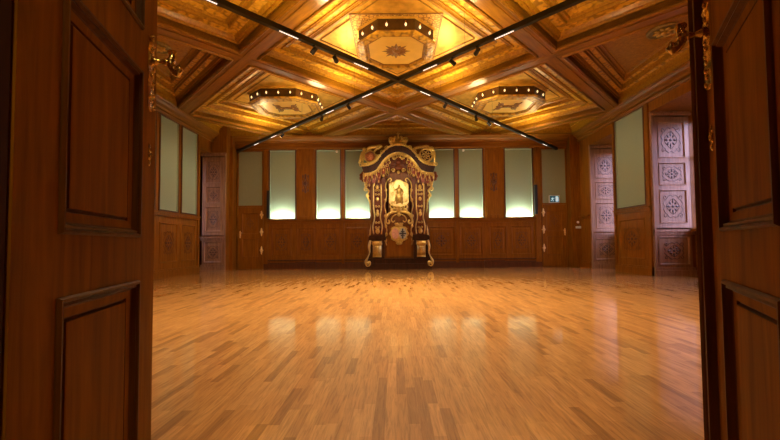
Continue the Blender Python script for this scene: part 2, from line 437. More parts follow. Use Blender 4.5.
def niche(w, Xw, sgn, ya, yb, depth, top, n, xj=None, sw=None):
    """window niche between ya and yb (yb is the far jamb with the shutter)"""
    Xo = Xw-sgn*depth; sill = 1.08
    m = MB()
    m.box(Xw+sgn*0, Xo-sgn*.12, ya-.06, ya, 0, 5.0) if False else m.add([(Xw, ya, 0), (Xo-sgn*.12, ya, 0), (Xo-sgn*.12, ya, 5.0), (Xw, ya, 5.0)], [(0, 1, 2, 3)])
    m.add([(Xw, yb, 0), (Xo-sgn*.12, yb, 0), (Xo-sgn*.12, yb, 5.0), (Xw, yb, 5.0)], [(0, 1, 2, 3)])
    # lintel and head
    m.box(Xw+sgn*.0, Xo, ya, yb, top+.1, 5.0)
    # apron below the window and wall above
    m.box(Xo, Xo-sgn*.12, ya-.05, yb+.05, 0, sill); m.box(Xo, Xo-sgn*.12, ya-.05, yb+.05, top-.05, 5.0)
    finish('niche', m, PANELW, w)
    m = MB(); m.box(Xo+sgn*.22, Xo-sgn*.1, ya, yb, sill-.05, sill)
    m.box(Xo+sgn*.06, Xo, ya, yb, .1, sill-.05)
    finish('window_sill', m, PANELX, w)
    # carved shutter on the far jamb
    O = Vector((Xw if xj is None else xj, yb, 0)); U = Vector((-sgn, 0, 0)); N = Vector((0, -1, 0))
    Dp = depth; depth = sw or depth
    a, b = .05, depth-.04
    pan = [(a+.10, b-.10, 2.74, top-.14), (a+.10, b-.10, 2.10, 2.64), (a+.10, b-.10, 1.22, 2.0)]
    if depth > .99: pass
    m = MB()
    bars(m, O, U, Z, N, (0.0, .045, 0, top+.02), .02, 0, .07)
    m2 = MB()
    ins = MB(); framed(ins, O+N*.05, U, Z, N, a, b, 1.10, top-.02, pan)
    ins.join(bars(MB(), O, U, Z, N, (a, b, 1.10, top-.02), .012, .0, .05))
    sh = finish('shutter', ins, SHUT, w)
    for q in pan:
        m2 = MB(); panel(m2, O+N*.05, U, Z, N, q, [(0, 0), (0, .01), (.015, .012), (.035, -.02), (.05, -.02)])
        p_ = finish('shutter_panel', m2, SHUT, sh)
        m3 = MB(); carving(m3, O+N*.03, U, Z, N, (q[0]+q[1])/2, (q[2]+q[3])/2, (q[1]-q[0])/2-.05, (q[3]-q[2])/2-.06, .009)
        finish('carving', m3, SHUTC, sh)
    m = MB()
    bx = lambda u0, u1, n1, z0, z1: m.add([O+U*u+N*n+Z*z for z in (z0, z1) for u, n in ((u0, 0), (u1, 0), (u1, n1), (u0, n1))],
        [(0, 3, 2, 1), (4, 5, 6, 7), (0, 1, 5, 4), (1, 2, 6, 5), (2, 3, 7, 6), (3, 0, 4, 7)])
    bx(0, depth, .09, 1.02, 1.07); bx(0, depth, .06, .95, 1.02); bx(0, depth, .09, 0, .13); bx(0, depth, .06, .13, .19)
    bx(0, depth, .09, top-.0, top+.05); bx(0, depth, .06, top+.05, top+.11)
    bx(0, .045, .07, .19, top)
    finish('jamb_moulding', m, SHUT, w)
    m = MB(); q = (a+.05, b-.05, .24, .92)
    framed(m, O+N*.03, U, Z, N, a, b, .19, .95, [q])
    panel(m, O+N*.03, U, Z, N, q, [(0, 0), (0, .012), (.03, .014), (.05, -.015), (.07, -.015)])
    finish('jamb_panel', m, SHUT, w)
    m = MB(); carving(m, O+N*.015, U, Z, N, (a+b)/2, .58, (b-a)/2-.15, .24, .012); finish('carving', m, SHUTC, w)
    # window
    wi = sempty('window_%d' % n, (Xo, (ya+yb)/2, sill))
    O = Vector((Xo-sgn*.06, 0, 0)); N = Vector((sgn, 0, 0)); m = MB()
    bars(m, O, Y_, Z, N, (ya, yb, sill, top-.05), .06, -.03, .04)
    mid = (ya+yb)/2
    m.box(O.x-.03, O.x+.03, mid-.03, mid+.03, sill, top-.05)
    m.box(O.x-.025, O.x+.025, ya, yb, 2.75, 2.82)
    for z in (1.65, 2.2): m.box(O.x-.015, O.x+.015, ya, yb, z-.015, z+.015)
    finish('window_frame', m, SHUT, wi)
    m = MB(); m.box(O.x-.003, O.x+.003, ya+.03, yb-.03, sill+.03, top-.08); finish('window_pane', m, GLASS, wi)
    # portal so that the daylight is sampled through the opening
    l = bpy.data.lights.new('daylight portal', 'AREA'); l.shape = 'RECTANGLE'; l.size = top-.05-sill; l.size_y = yb-ya
    l.cycles.is_portal = True
    lo = bpy.data.objects.new('daylight portal', l); COL.objects.link(lo)
    lo.matrix_world = Matrix.Translation((Xo-sgn*.14, mid, (sill+top)/2)) @ Matrix.Rotation(-sgn*PI/2, 4, 'Y')
wl = side_wall('wall_left', XL, 1, [(YF, 10.9)], [(6.2, 7.3), (7.45, 8.9), (9.06, 9.86), (10.0, 10.78)], [(6.3, 7.3), (7.5, 8.8), (9.1, 9.86), (10.0, 10.74)], [(10.82, 10.9)])
niche(wl, XL, 1, 10.9, 11.66, 1.05, 3.6, 1, -5.30, .78)
m = MB(); m.box(XL-1.3, -5.30, 11.66, 12.0, 0, 4.6); finish('end_pier', m, PANELW, wl)
wr = side_wall('wall_right', XR, -1, [(YF, 7.3), (8.66, 10.1), (11.4, YB)], [(8.84, 10.0)], [(8.92, 9.94)], [(8.66, 8.78), (10.03, 10.1)])
niche(wr, XR, -1, 7.3, 8.66, 1.04, 3.74, 2, None, .93)
niche(wr, XR, -1, 10.1, 11.4, .95, 3.68, 3)

# ------------------------------------------------------------------ front wall, doorway and lobby
m = MB()
m.box(-7, -.70, .34, YF, 0, 5.0); m.box(.70, 7, .34, YF, 0, 5.0); m.box(-.70, .70, .34, YF, 2.75, 5.0)
wf = struct(finish('wall_front', m, PANELW))
m = MB()
m.box(-.70, -.642, .32, .612, 0, 2.75); m.box(.63, .70, .32, .54, 0, 2.75); m.box(-.645, .63, .32, .54, 2.70, 2.75)
m.box(-.80, -.70, .58, .60, 0, 2.85); m.box(.70, .80, .58, .60, 0, 2.85)
struct(finish('trim_5', m, DARKW))
m = MB(); m.box(-2.2, -2.1, -2.6, .34, 0, 3.3); struct(finish('wall_lobby_left', m, PLAST))
m = MB(); m.box(2.1, 2.2, -2.6, .34, 0, 3.3); struct(finish('wall_lobby_right', m, PLAST))
m = MB(); m.box(-2.2, 2.2, -2.7, -2.6, 0, 3.3); struct(finish('wall_lobby_back', m, PLAST))
m = MB(); m.box(-2.2, 2.2, -2.7, .34, 3.3, 3.4); struct(finish('ceiling_lobby', m, PLAST))

# ------------------------------------------------------------------ the two big door leaves
def big_door(idx, hinge, ang, side, lab):
    """local frame: u runs from the free edge (0) to the hinge (.65); face normal points to the passage"""
    d = sempty('door_%d' % idx, (hinge[0], hinge[1], 0))
    d['label'] = lab; d['category'] = 'door'
    D = Vector((math.sin(ang), math.cos(ang), 0))                 # hinge -> free edge
    H = Vector((hinge[0], hinge[1], 0)); E = H + D*.65
    U = -D; N = Vector((math.cos(ang), -math.sin(ang), 0))*side   # towards the passage
    pa, pb = (.127, .525) if side > 0 else (.152, .555)
    hp = [(pa, pb, .697-.60, .697), (pa, pb, .825, 1.337), (pa, pb, 1.465, 2.45)]
    hts = 2.68
    m = MB(); framed(m, E, U, Z, N, 0, .65, .012, hts, hp)
    # body behind the face
    T = .055
    framed(m, E-N*T, U, Z, N, 0, .65, .012, hts, [])
    for (u, ) in ((0,), (.65,)):
        m.add([E+U*u+Z*.012, E+U*u-N*T+Z*.012, E+U*u-N*T+Z*hts, E+U*u+Z*hts], [(0, 1, 2, 3)])
    for z in (.012, hts):
        m.add([E+Z*z, E+U*.65+Z*z, E+U*.65-N*T+Z*z, E-N*T+Z*z], [(0, 1, 2, 3)])
    finish('leaf', m, DOOR, d)
    for q in hp:
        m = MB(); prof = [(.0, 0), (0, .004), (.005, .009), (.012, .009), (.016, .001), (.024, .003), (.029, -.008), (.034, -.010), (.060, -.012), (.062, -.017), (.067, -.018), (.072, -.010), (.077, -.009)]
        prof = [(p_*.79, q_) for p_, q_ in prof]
        n1 = 8
        panel(m, E, U, Z, N, q, prof[:n1], False)
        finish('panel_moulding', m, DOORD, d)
        m = MB(); panel(m, E, U, Z, N, q, prof[n1-1:9], False)
        finish('panel_border', m, DOOR, d)
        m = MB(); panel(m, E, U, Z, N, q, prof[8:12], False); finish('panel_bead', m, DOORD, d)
        m = MB(); panel(m, E, U, Z, N, q, prof[11:], True); finish('panel', m, DOOR, d)
    if side < 0:                                                # moulded astragal on the meeting edge
        m = MB()
        pr = [(-.012, -.03), (-.016, .012), (-.010, .026), (-.002, .032), (.006, .026), (.010, .018), (.016, .024), (.024, .022), (.028, .010), (.032, 0), (.0, -.002)]
        n = len(pr)
        m.add([E+U*u+N*w+Z*.012 for u, w in pr]+[E+U*u+N*w+Z*hts for u, w in pr],
              [tuple(range(n)), tuple(range(2*n-1, n-1, -1))]+[(i, (i+1) % n, n+(i+1) % n, n+i) for i in range(n)])
        finish('astragal', m, DOORD, d)
    # handle: scrolling brass plate, stem and scrolled lever; separate key plate
    uh = .055 if side > 0 else .080
    m = MB()
    def P(u, z, n): return E+U*(uh+u)+Z*z+N*n
    out = []
    for i in range(29):
        t = i/28; z = 1.235+t*.255
        w = .012+.007*abs(math.sin(t*PI*4.5))+.005*math.sin(t*PI)
        if i in (0, 28): w = .003
        out.append((w, z))
    vs = []; fs = []
    for w, z in out:
        vs += [P(-w, z, .001), P(-w*.6, z, .006), P(0, z, .010+.003*math.sin(z*160)), P(w*.6, z, .006), P(w, z, .001)]
    for i in range(28):
        for k in range(4): fs.append((5*i+k, 5*i+k+1, 5*i+6+k, 5*i+5+k))
    m.add(vs, fs)
    for i in range(12):
        z = 1.25+i*.021; b = MB().ball((0, 0, 0), 1, 6, 4)
        sgn = 1 if i % 2 else -1
        b.map(lambda p: P(sgn*.006+p.x*.006, z+p.z*.009, .009+p.y*.005)); m.join(b)
    for sgn in (-1, 1):
        for zc in (1.29, 1.36, 1.44):
            m.tube([P(sgn*x*.9, zc+y, .006) for x, y in spiral(.006, 0, .009, .002, PI*.5, 1.2, 10)], .0022, 5)
    plate = finish('handle_plate', m, BRASS, d, smooth=True)
    hz = 1.405
    m = MB()
    m.tube([P(0, hz, .005), P(0, hz, .018), P(0, hz, .03), P(0, hz, .038), P(0, hz, .045), P(0, hz, .060)], [.016, .012, .008, .009, .013, .008], 10)
    lv = [P(-.010, hz+.030, .052), P(-.008, hz+.040, .058), P(-.002, hz+.036, .066), P(0, hz+.018, .064), P(0, hz, .058), P(.006, hz-.018, .064), P(.014, hz-.036, .074), P(.022, hz-.046, .086), P(.028, hz-.036, .096), P(.026, hz-.022, .090), P(.020, hz-.024, .082)]
    m.tube(lv, [.006, .010, .012, .011, .013, .012, .011, .011, .009, .007, .004], 8)
    for pp, rr in ((P(0, hz+.006, .060), .015), (P(.010, hz-.024, .072), .012), (P(-.008, hz+.038, .056), .010)):
        b = MB().ball((pp.x, pp.y, pp.z), rr, 8, 6); m.join(b)
    finish('door_handle', m, BRASS, d, smooth=True)
    m = MB()
    for zz, ww, hh in ((1.095, .010, .020), (1.122, .005, .012), (1.068, .005, .012)):
        b = MB().ball((0, 0, 0), 1, 8, 5); b.map(lambda p: P(p.x*ww, zz+p.z*hh, p.y*.005)); m.join(b)
    m.tube([P(x, 1.097+y, .006) for x, y in spiral(0, 0, .009, .009, 0, 1, 12)], .002, 5)
    finish('key_plate', m, BRASS, d, smooth=True)
    m = MB(); b = MB().ball((0, 0, 0), 1, 6, 4); b.map(lambda p: P(p.x*.0025, 1.096+p.z*.007, .004+p.y*.003)); m.join(b)
    finish('keyhole', m, BLACK, d)
    return d
big_door(1, (-.64, .62), -R(15.05), 1, 'open panelled wooden door leaf in the left foreground with brass handle')
big_door(2, (.622, .562), R(30.4), -1, 'open panelled wooden door leaf in the right foreground with moulded edge')

# ------------------------------------------------------------------ ceiling
X0, Y0, d_ = .08, 6.95, 2.9
RX0, RX1, RY0, RY1 = XL+.2, XR-.2, YF+.2, YB-.2
def clip(poly, ax, lim, keep_less):
    out = []
    for i, p in enumerate(poly):
        q = poly[(i+1) % len(poly)]
        pi = (p[ax] <= lim+1e-9) if keep_less else (p[ax] >= lim-1e-9); qi = (q[ax] <= lim+1e-9) if keep_less else (q[ax] >= lim-1e-9)
        if pi: out.append(p)
        if pi != qi:
            t = (lim-p[ax])/(q[ax]-p[ax]); out.append((p[0]+t*(q[0]-p[0]), p[1]+t*(q[1]-p[1])))
    res = []
    for p in out:
        if not res or math.hypot(p[0]-res[-1][0], p[1]-res[-1][1]) > .02: res.append(p)
    if len(res) > 1 and math.hypot(res[0][0]-res[-1][0], res[0][1]-res[-1][1]) < .02: res.pop()
    return res
def inset(poly, dist):
    n = len(poly); L = []
    for i in range(n):
        a = Vector(poly[i]); b = Vector(poly[(i+1) % n]); t = (b-a).normalized(); nn = Vector((-t.y, t.x))
        dd = dist[i] if isinstance(dist, (list, tuple)) else dist
        L.append((a+nn*dd, t))
    out = []
    for i in range(n):
        (p, t), (q, s) = L[i-1], L[i]
        den = t.x*s.y-t.y*s.x
        k = ((q.x-p.x)*s.y-(q.y-p.y)*s.x)/den
        out.append((p.x+t.x*k, p.y+t.y*k))
    return out
ceil = sempty('ceiling', (X0, Y0, ZB))
m = MB().box(-7.2, 7.4, .3, 12.5, 4.95, 5.06); finish('ceiling_slab', m, PANELD, ceil)
BW = .21
prof = [(0, 4.34), (0, 4.455), (.022, 4.455), (.030, 4.43), (.045, 4.43), (.055, 4.475), (.085, 4.475), (.10, 4.455), (.115, 4.49), (.13, 4.52),
        (.27, 4.54), (.275, 4.515), (.295, 4.515), (.305, 4.57), (.335, 4.57), (.345, 4.55), (.36, 4.55), (.37, 4.60),
        (.50, 4.62), (.505, 4.60), (.525, 4.60), (.535, 4.645), (.56, 4.645), (.575, 4.63), (.59, 4.67), (.64, 4.69), (.65, 4.672), (.67, 4.672), (.685, 4.695), (.72, 4.70)]
for i in range(-2, 3):
    for j in range(-2, 3):
        if (i+j) % 2: continue
        cx, cy = X0+i*d_, Y0+j*d_
        poly = [(cx+d_, cy), (cx, cy+d_), (cx-d_, cy), (cx, cy-d_)]
        for ax, lim, less in () if (abs(i) < 2 and abs(j) < 2) else ((0, RX0, False), (0, RX1, True), (1, RY0, False), (1, RY1, True)):
            poly = clip(poly, ax, lim, less)
            if len(poly) < 3: break
        if len(poly) < 3: continue
        full = len(poly) == 4 and abs(i)+abs(j) <= 2 and abs(i) < 2 and abs(j) < 2
        n = len(poly)
        base = []
        for k in range(n):
            a, b = poly[k], poly[(k+1) % n]
            diag = abs(abs(a[0]-b[0])-abs(a[1]-b[1])) < .05
            base.append(BW if diag else .03)
        sc = 1 if full else .62
        try: area = abs(sum(poly[k][0]*poly[(k+1) % n][1]-poly[(k+1) % n][0]*poly[k][1] for k in range(n))/2)
        except Exception: area = 0
        if area < .8: continue
        if area < 3: sc = .3
        rings = [inset(poly, [bb+o_*sc for bb in base]) for o_, z in prof]
        def strip(a, b, flat=False):
            m = MB(); vs = []
            for k in range(a, b+1): vs += [(p[0], p[1], prof[k][1]) for p in rings[k]]
            fs = [(q*n+k, q*n+(k+1) % n, (q+1)*n+(k+1) % n, (q+1)*n+k) for q in range(b-a) for k in range(n)]
            m.add(vs, fs); return m
        mo = strip(0, 9); mo.join(strip(10, 17)); mo.join(strip(18, len(prof)-1))
        cf = finish('coffer_moulding', mo, COFF, ceil)
        mo = strip(9, 10); mo.join(strip(17, 18)); finish('carved_frieze', mo, COFG, ceil)
        r = rings[-1]
        m = MB(); m.add([(p[0], p[1], 4.70) for p in r], [tuple(range(n))])
        finish('coffer_panel', m, GILDP if (full and j >= 0) else (COFF if not (i == 0 and j == 2) else GILDP), ceil)
        if full:                                             # thin raised border on the panel
            r2 = inset(poly, [bb+.80 for bb in base]); m = MB()
            for k in range(n):
                m.tube([(*r2[k], 4.695), (*r2[(k+1) % n], 4.695)], .012, 4)
            finish('panel_border', m, COFF, ceil)
        # edge beads along the beam
        m = MB(); r3 = inset(poly, [max(.02, bb-.035) for bb in base])
        for k in range(n):
            m.tube([(*r3[k], ZB-.004), (*r3[(k+1) % n], ZB-.004)], .026, 6)
        finish('beam_bead', m, BEAM, ceil)
# beams along the lattice
def beam(p, q, drop=0):
    p = Vector((*p, 0)); q = Vector((*q, 0)); L = (q-p).length; a = math.atan2(q.y-p.y, q.x-p.x)
    m = MB(); m.box(-.3, L+.3, -BW, BW, 0, .30); m.box(-.3, L+.3, -.075, .075, -.012, 0)
    e = bpy.data.meshes.new('beam'); e.from_pydata(m.v, [], m.f); e.materials.append(BEAM)
    o = bpy.data.objects.new('ceiling_beam', e); COL.objects.link(o); o.parent = ceil
    o.location = (p.x-X0, p.y-Y0, drop); o.rotation_euler = (0, 0, a)
for c in (-3, -1, 1, 3):
    for s in (1, -1):
        # line (x-X0) + s*(y-Y0) = c*d_
        pts = []
        for xx in (XL, XR):
            yy = (c*d_-(xx-X0))/s+Y0
            if YF <= yy <= YB: pts.append((xx, yy))
        for yy in (YF, YB):
            xx = c*d_-s*(yy-Y0)+X0
            if XL < xx < XR: pts.append((xx, yy))
        if len(pts) >= 2 and math.hypot(pts[0][0]-pts[1][0], pts[0][1]-pts[1][1]) > .5:
            beam(pts[0], pts[1], .0 if s == 1 else .002)

# octagonal pendants
def octo(cx, cy, a, b, c):
    return [(cx+a, cy-b*c), (cx+a, cy+b*c), (cx+a*c, cy+b), (cx-a*c, cy+b), (cx-a, cy+b*c), (cx-a, cy-b*c), (cx-a*c, cy-b), (cx+a*c, cy-b)]
def pendant(cx, cy, a, b, c, lab, star, ins=0):
    t = thing('ceiling_light', lab, 'ceiling light', (cx, cy, 4.70), 0, 'octagonal ceiling lights')
    poly = octo(cx, cy, a, b, c)
    def rings(pr, fill=False):
        m = MB(); rs = [inset(poly, o_) for o_, z in pr]; n = 8
        for r, (o_, z) in zip(rs, pr): m.v += [(p[0], p[1], z) for p in r]
        m.f += [(q*n+k, q*n+(k+1) % n, (q+1)*n+(k+1) % n, (q+1)*n+k) for q in range(len(pr)-1) for k in range(n)]
        if fill: m.f.append(tuple(range((len(pr)-1)*n, len(pr)*n)))
        return m
    finish('cornice', rings([(-.03, 4.70), (-.03, 4.69), (-.005, 4.68), (.0, 4.676), (.02, 4.672)]), GILDP, t)
    finish('lamp_band', rings([(.02, 4.673), (.03, 4.47)]), DARKB, t)
    finish('bottom_frame', rings([(.03, 4.47), (0, 4.465), (-.01, 4.445), (.01, 4.43), (.03, 4.425), (.12+ins, 4.415), (.14+ins, 4.43), (.15+ins, 4.455)]), COFG, t)
    if ins:
        finish('frame_line', rings([(.05, 4.424), (.06, 4.415), (.075, 4.415), (.085, 4.42)]), DARKB2, t)
    finish('inner_bead', rings([(.15+ins, 4.455), (.165+ins, 4.445), (.185+ins, 4.445), (.195+ins, 4.46)]), COFF, t)
    finish('painted_panel', rings([(.195+ins, 4.46), (.26+ins, 4.461)], True), CREAM, t)
    # ornament
    m = MB()
    if star:
        for k in range(16):
            an = 2*PI*k/16; r1 = .28 if k % 2 == 0 else .21; w = .028
            v = [(cx+.06*math.cos(an-.25), cy+.06*math.sin(an-.25), 4.458), (cx+.17*math.cos(an-.2), cy+.17*math.sin(an-.2), 4.458), (cx+r1*math.cos(an), cy+r1*math.sin(an), 4.458), (cx+.17*math.cos(an+.2), cy+.17*math.sin(an+.2), 4.458), (cx+.06*math.cos(an+.25), cy+.06*math.sin(an+.25), 4.458), (cx+.1*math.cos(an), cy+.1*math.sin(an), 4.442)]
            m.add(v, [(0, 1, 5), (1, 2, 5), (2, 3, 5), (3, 4, 5), (4, 0, 5)])
        m.ball((cx, cy, 4.455), (.07, .07, .02), 12, 6)
    else:
        for sx in (-1, 1):
            for sy in (-1, 1):
                m.tube([(cx+sx*x, cy+sy*y, 4.455) for x, y in spiral(.16, .10, .07, .02, -PI*.6, 1.3, 14)], .013, 5)
                m.tube([(cx, cy+sy*.03, 4.455), (cx+sx*.10, cy+sy*.03, 4.453), (cx+sx*.2, cy+sy*.13, 4.455), (cx+sx*.24, cy+sy*.2, 4.456)], .014, 5)
            m.ball((cx+sx*.2, cy, 4.456), (.05, .03, .012), 8, 4)
        m.ball((cx, cy, 4.455), (.06, .06, .02), 10, 6)
    if not star: m.map(lambda p: Vector((cx+(p.x-cx)*1.25, cy+(p.y-cy)*1.35, 4.452+(p.z-4.455)*1.2)))
    finish('ornament', m, DARKB2, t)
    # bulbs
    src = None
    for k in range(8):
        p, q = Vector(poly[k]), Vector(poly[(k+1) % 8]); L = (q-p).length; dirv = (q-p)/L; nn = Vector((dirv.y, -dirv.x))
        nb = 2 if L < .75 else 3
        for s in range(nb):
            f = (s+.5)/nb; c2 = p+(q-p)*f+nn*(-.02)
            if src is None:
                m = MB(); m.lathe([(.007, .03), (.017, .018), (.020, 0), (.015, -.018), (.005, -.03)], (0, 0, 0), 8)
                me = bpy.data.meshes.new('bulb'); me.from_pydata(m.v, [], m.f); me.materials.append(WARMW); src = me
                m = MB(); m.box(-.008, .008, -.008, .008, .03, .06); m.ball((0, 0, .045), .018, 8, 4)
                sock = bpy.data.meshes.new('socket'); sock.from_pydata(m.v, [], m.f); sock.materials.append(BRASS)
            o = bpy.data.objects.new('bulb', src); COL.objects.link(o); o.parent = t; o.location = (c2.x-cx+nn.x*.012, c2.y-cy+nn.y*.012, 4.565-4.70)
            s2 = bpy.data.objects.new('socket', sock); COL.objects.link(s2); s2.parent = o
    return t
DARKB = wood('lamp band wood', (.05, .022, .004), (.12, .055, .010), .4, 'i', 1, .2)
DARKB2 = plain('bronze ornament paint', (.30, .15, .035), .4, .2)
pendant(X0-.03, Y0+.0, .70, .70, .47, 'small octagonal ceiling light with star ornament, above the crossing of the light tracks', True)
pendant(X0-d_-.04, Y0+d_, .89, .79, .50, 'wide octagonal ceiling light with row of bulbs, left of the altarpiece', False, .10)
pendant(X0+d_+.06, Y0+d_, .89, .79, .50, 'wide octagonal ceiling light with row of bulbs, right of the altarpiece', False, .10)
# square of foliage round the central pendant
m = MB(); cx = X0-.03; cy = Y0; a = .79
oc = octo(cx, cy, .70, .70, .47)
m.zprism([(cx-a, cy-a), (cx+a, cy-a), (cx+a, cy+a), (cx-a, cy+a)], 4.688, 4.70); finish('foliage_panel', m, FOLI, ceil)
m = MB()
for p, q in (((-1, -1), (1, -1)), ((1, -1), (1, 1)), ((1, 1), (-1, 1)), ((-1, 1), (-1, -1))):
    m.tube([(cx+p[0]*a, cy+p[1]*a, 4.688), (cx+q[0]*a, cy+q[1]*a, 4.688)], .012, 4)
finish('foliage_border', m, DARKB2, ceil)
# rosettes in the half coffers
def rosette(x, y, r, lab, mat2):
    t = thing('ceiling_rosette', lab, 'ceiling rosette', (x, y, 4.70), 0, 'rosettes in the half coffers')
    m = MB(); m.lathe([(r, 4.70), (r*1.0, 4.68), (r*.85, 4.66), (r*.8, 4.675), (r*.7, 4.68)], (x, y, 0), 20); finish('ring', m, mat2, t)
    m = MB()
    for k in range(8):
        an = k*PI/4; b = MB().ball((0, 0, 0), 1, 8, 4)
        b.map(lambda p: Vector((x+(r*.42+p.x*r*.24)*math.cos(an)-p.y*r*.15*math.sin(an), y+(r*.42+p.x*r*.24)*math.sin(an)+p.y*r*.15*math.cos(an), 4.665+p.z*.02))); m.join(b)
    m.ball((x, y, 4.65), (r*.2, r*.2, .04), 10, 6); finish('petals', m, GOLD, t, smooth=True)
PATINA = metal('dull gilt ring', (.35, .30, .13), .4, .1, met=.5)
rosette(5.0, 6.75, .27, 'round carved ceiling rosette, the one beside the right wall', PATINA)
rosette(-4.62, 7.15, .24, 'round carved ceiling rosette, the one beside the left wall', PATINA)
rosette(.1, 11.45, .17, 'small round ceiling rosette above the crown of the altarpiece', GOLD)

# ------------------------------------------------------------------ tracks
ZT = 3.84
C = Vector((.08, 6.88, ZT))
def track(dirx, lab, segs):
    """dirx=+1: runs towards the back right corner"""
    dv = Vector((dirx, 1, 0)).normalized(); a = math.atan2(dv.y, dv.x)
    t = thing('light_track', lab, 'light track', C, a)
    zo = 0 if dirx > 0 else .0
    m = MB()
    if dirx > 0: m.box(-7.2, 7.45, -.035, .035, 0, .075)
    else:
        m.box(-7.2, -.04, -.035, .035, 0, .075); m.box(.04, 7.4, -.035, .035, 0, .075)
    finish('rail', m, BLACK, t, local=True)
    for s in segs:
        m = MB(); m.box(s-.15, s+.15, -.008, .008, -.006, .0); finish('led_strip', m, LEDW, t, local=True)
    for s in (-6, -3.4, -1.2 if dirx > 0 else -1.5, 1.3, 3.4, 5.8):
        m = MB().tube([(s, 0, .07), (s, 0, ZB+.02-ZT if abs(s) > 2 else 4.6-ZT)], .0025, 5); finish('suspension_rod', m, BLACK, t, local=True)
    return t, dv
t1, dv1 = track(1, 'black ceiling light track running towards the back right corner', [-4.6, -3.4, -2.255, -.896, .79, 2.16, 3.62, 5.09, 6.53])
t2, dv2 = track(-1, 'black ceiling light track running towards the back left corner', [-4.9, -3.6, -2.18, -.777, .884, 2.2, 3.83, 4.9, 6.0])
SPOT = []
def spot(dv, s, lit, lab, aim=None, power=0, cone=34):
    p = C+dv*s
    t = thing('track_spotlight', lab, 'spotlight', (p.x, p.y, ZT), 0, 'spotlights on the ceiling tracks')
    m = MB(); m.box(-.02, .02, -.02, .02, -.02, 0); m.tube([(0, 0, -.02), (0, 0, -.05)], .008, 6); finish('bracket', m, BLACK, t, local=True)
    ax = (Vector(aim)-Vector((p.x, p.y, ZT-.1))).normalized() if aim else Vector((0, 0, -1))
    c0 = Vector((0, 0, -.075))
    m = MB(); m.tube([c0-ax*.06, c0-ax*.055, c0+ax*.055, c0+ax*.06], [.025, .034, .038, .036], 12); finish('lamp_head', m, BLACK, t, local=True)
    m = MB(); m.tube([c0+ax*.058, c0+ax*.064], [.03, .03], 12); finish('lens', WARMW and m, WARMW if lit else LENS, t, local=True)
    if power:  # wide beams are added to brighten the walls, also from heads with unlit lenses
        l = bpy.data.lights.new('spot lamp', 'SPOT'); l.energy = power; l.spot_size = R(cone); l.spot_blend = .7; l.color = (1, .80, .52); l.shadow_soft_size = .03
        lo = bpy.data.objects.new('spot lamp', l); COL.objects.link(lo)
        lo.matrix_world = Matrix.Translation(Vector((p.x, p.y, ZT))+c0+ax*.08) @ ax.to_track_quat('-Z', 'Y').to_matrix().to_4x4()
LENS = plain('unlit lens', (.25, .25, .25), .1)
AL = (.12, 11.8, 2.6)
spot(dv1, -1.83, True, 'lit track spotlight on the track to the back right, nearest the left foreground', (-5.7, 8.6, .6), 150, 105)
spot(dv1, -1.43, False, 'dark track spotlight beside the lit one, in front of the track crossing', AL, 150)
spot(dv1, 1.45, False, 'dark track spotlight just right behind the track crossing', AL, 150)
spot(dv1, 2.65, False, 'dark track spotlight left of the wide right ceiling light', (3.6, 12.2, .9), 150, 105)
spot(dv1, 3.23, True, 'lit track spotlight beside the wide right ceiling light', (5.9, 9.3, .6), 125, 110)
spot(dv2, -1.72, False, 'dark track spotlight on the track to the back left, the one nearest the right foreground', AL, 150)
spot(dv2, -1.25, False, 'dark track spotlight just right of the small central ceiling light', (5.9, 8.2, .6), 150, 105)
spot(dv2, 1.50, False, 'dark track spotlight left behind the track crossing', AL, 150)
spot(dv2, 2.52, False, 'dark track spotlight at the right end of the wide left ceiling light', (-3.4, 12.2, .9), 150, 105)
spot(dv2, 4.41, True, 'lit track spotlight near the back left end of its track', (-5.7, 9.6, .6), 110, 110)

def area(name, loc, d, sx, sy, energy, color, spread=PI):
    l = bpy.data.lights.new(name, 'AREA'); l.shape = 'RECTANGLE'; l.size = sx; l.size_y = sy; l.energy = energy; l.color = color; l.spread = spread
    o = bpy.data.objects.new(name, l); COL.objects.link(o)
    o.matrix_world = Matrix.Translation(loc) @ Vector(d).to_track_quat('-Z', 'Y').to_matrix().to_4x4()
    return o
WARM = (1, .68, .30)
for dv, segs in ((dv1, [-4.6, -2.06, -.76, .87]), (dv2, [-4.9, -2.3, -.9, 1.05])):
    for s in segs:
        p = C+dv*s
        area('track downlight', (p.x, p.y, ZT-.01), (0, 0, -1), .3, .05, {-4.6: 40, -4.9: 40, -2.06: 58, -2.3: 58}.get(s, 62), (1, .77, .45), R(112 if s < -4 else 118))
    for s in (-4.2, -2.9, -1.5, 1.5, 2.7, 5.6):
        p = C+dv*s
        area('track uplight', (p.x, p.y, ZT+.08), (0, 0, 1), .3, .06, 19 if abs(s) < 2 else 19, WARM)
# unseen lobby lamp behind the camera, added to light the door faces
t = thing('added_lobby_lamp', 'added round lobby ceiling lamp, unseen, lighting the door leaves', 'ceiling lamp', (0, -1.3, 3.3))
m = MB(); m.lathe([(.2, 3.3), (.2, 3.26), (.17, 3.22), (.05, 3.2)], (0, -1.3, 0), 20); finish('lamp_bowl', m, WHITE, t)
area('lobby light', (0, -1.3, 3.15), (0, .2, -1), .4, .4, 36, (1, .70, .26))

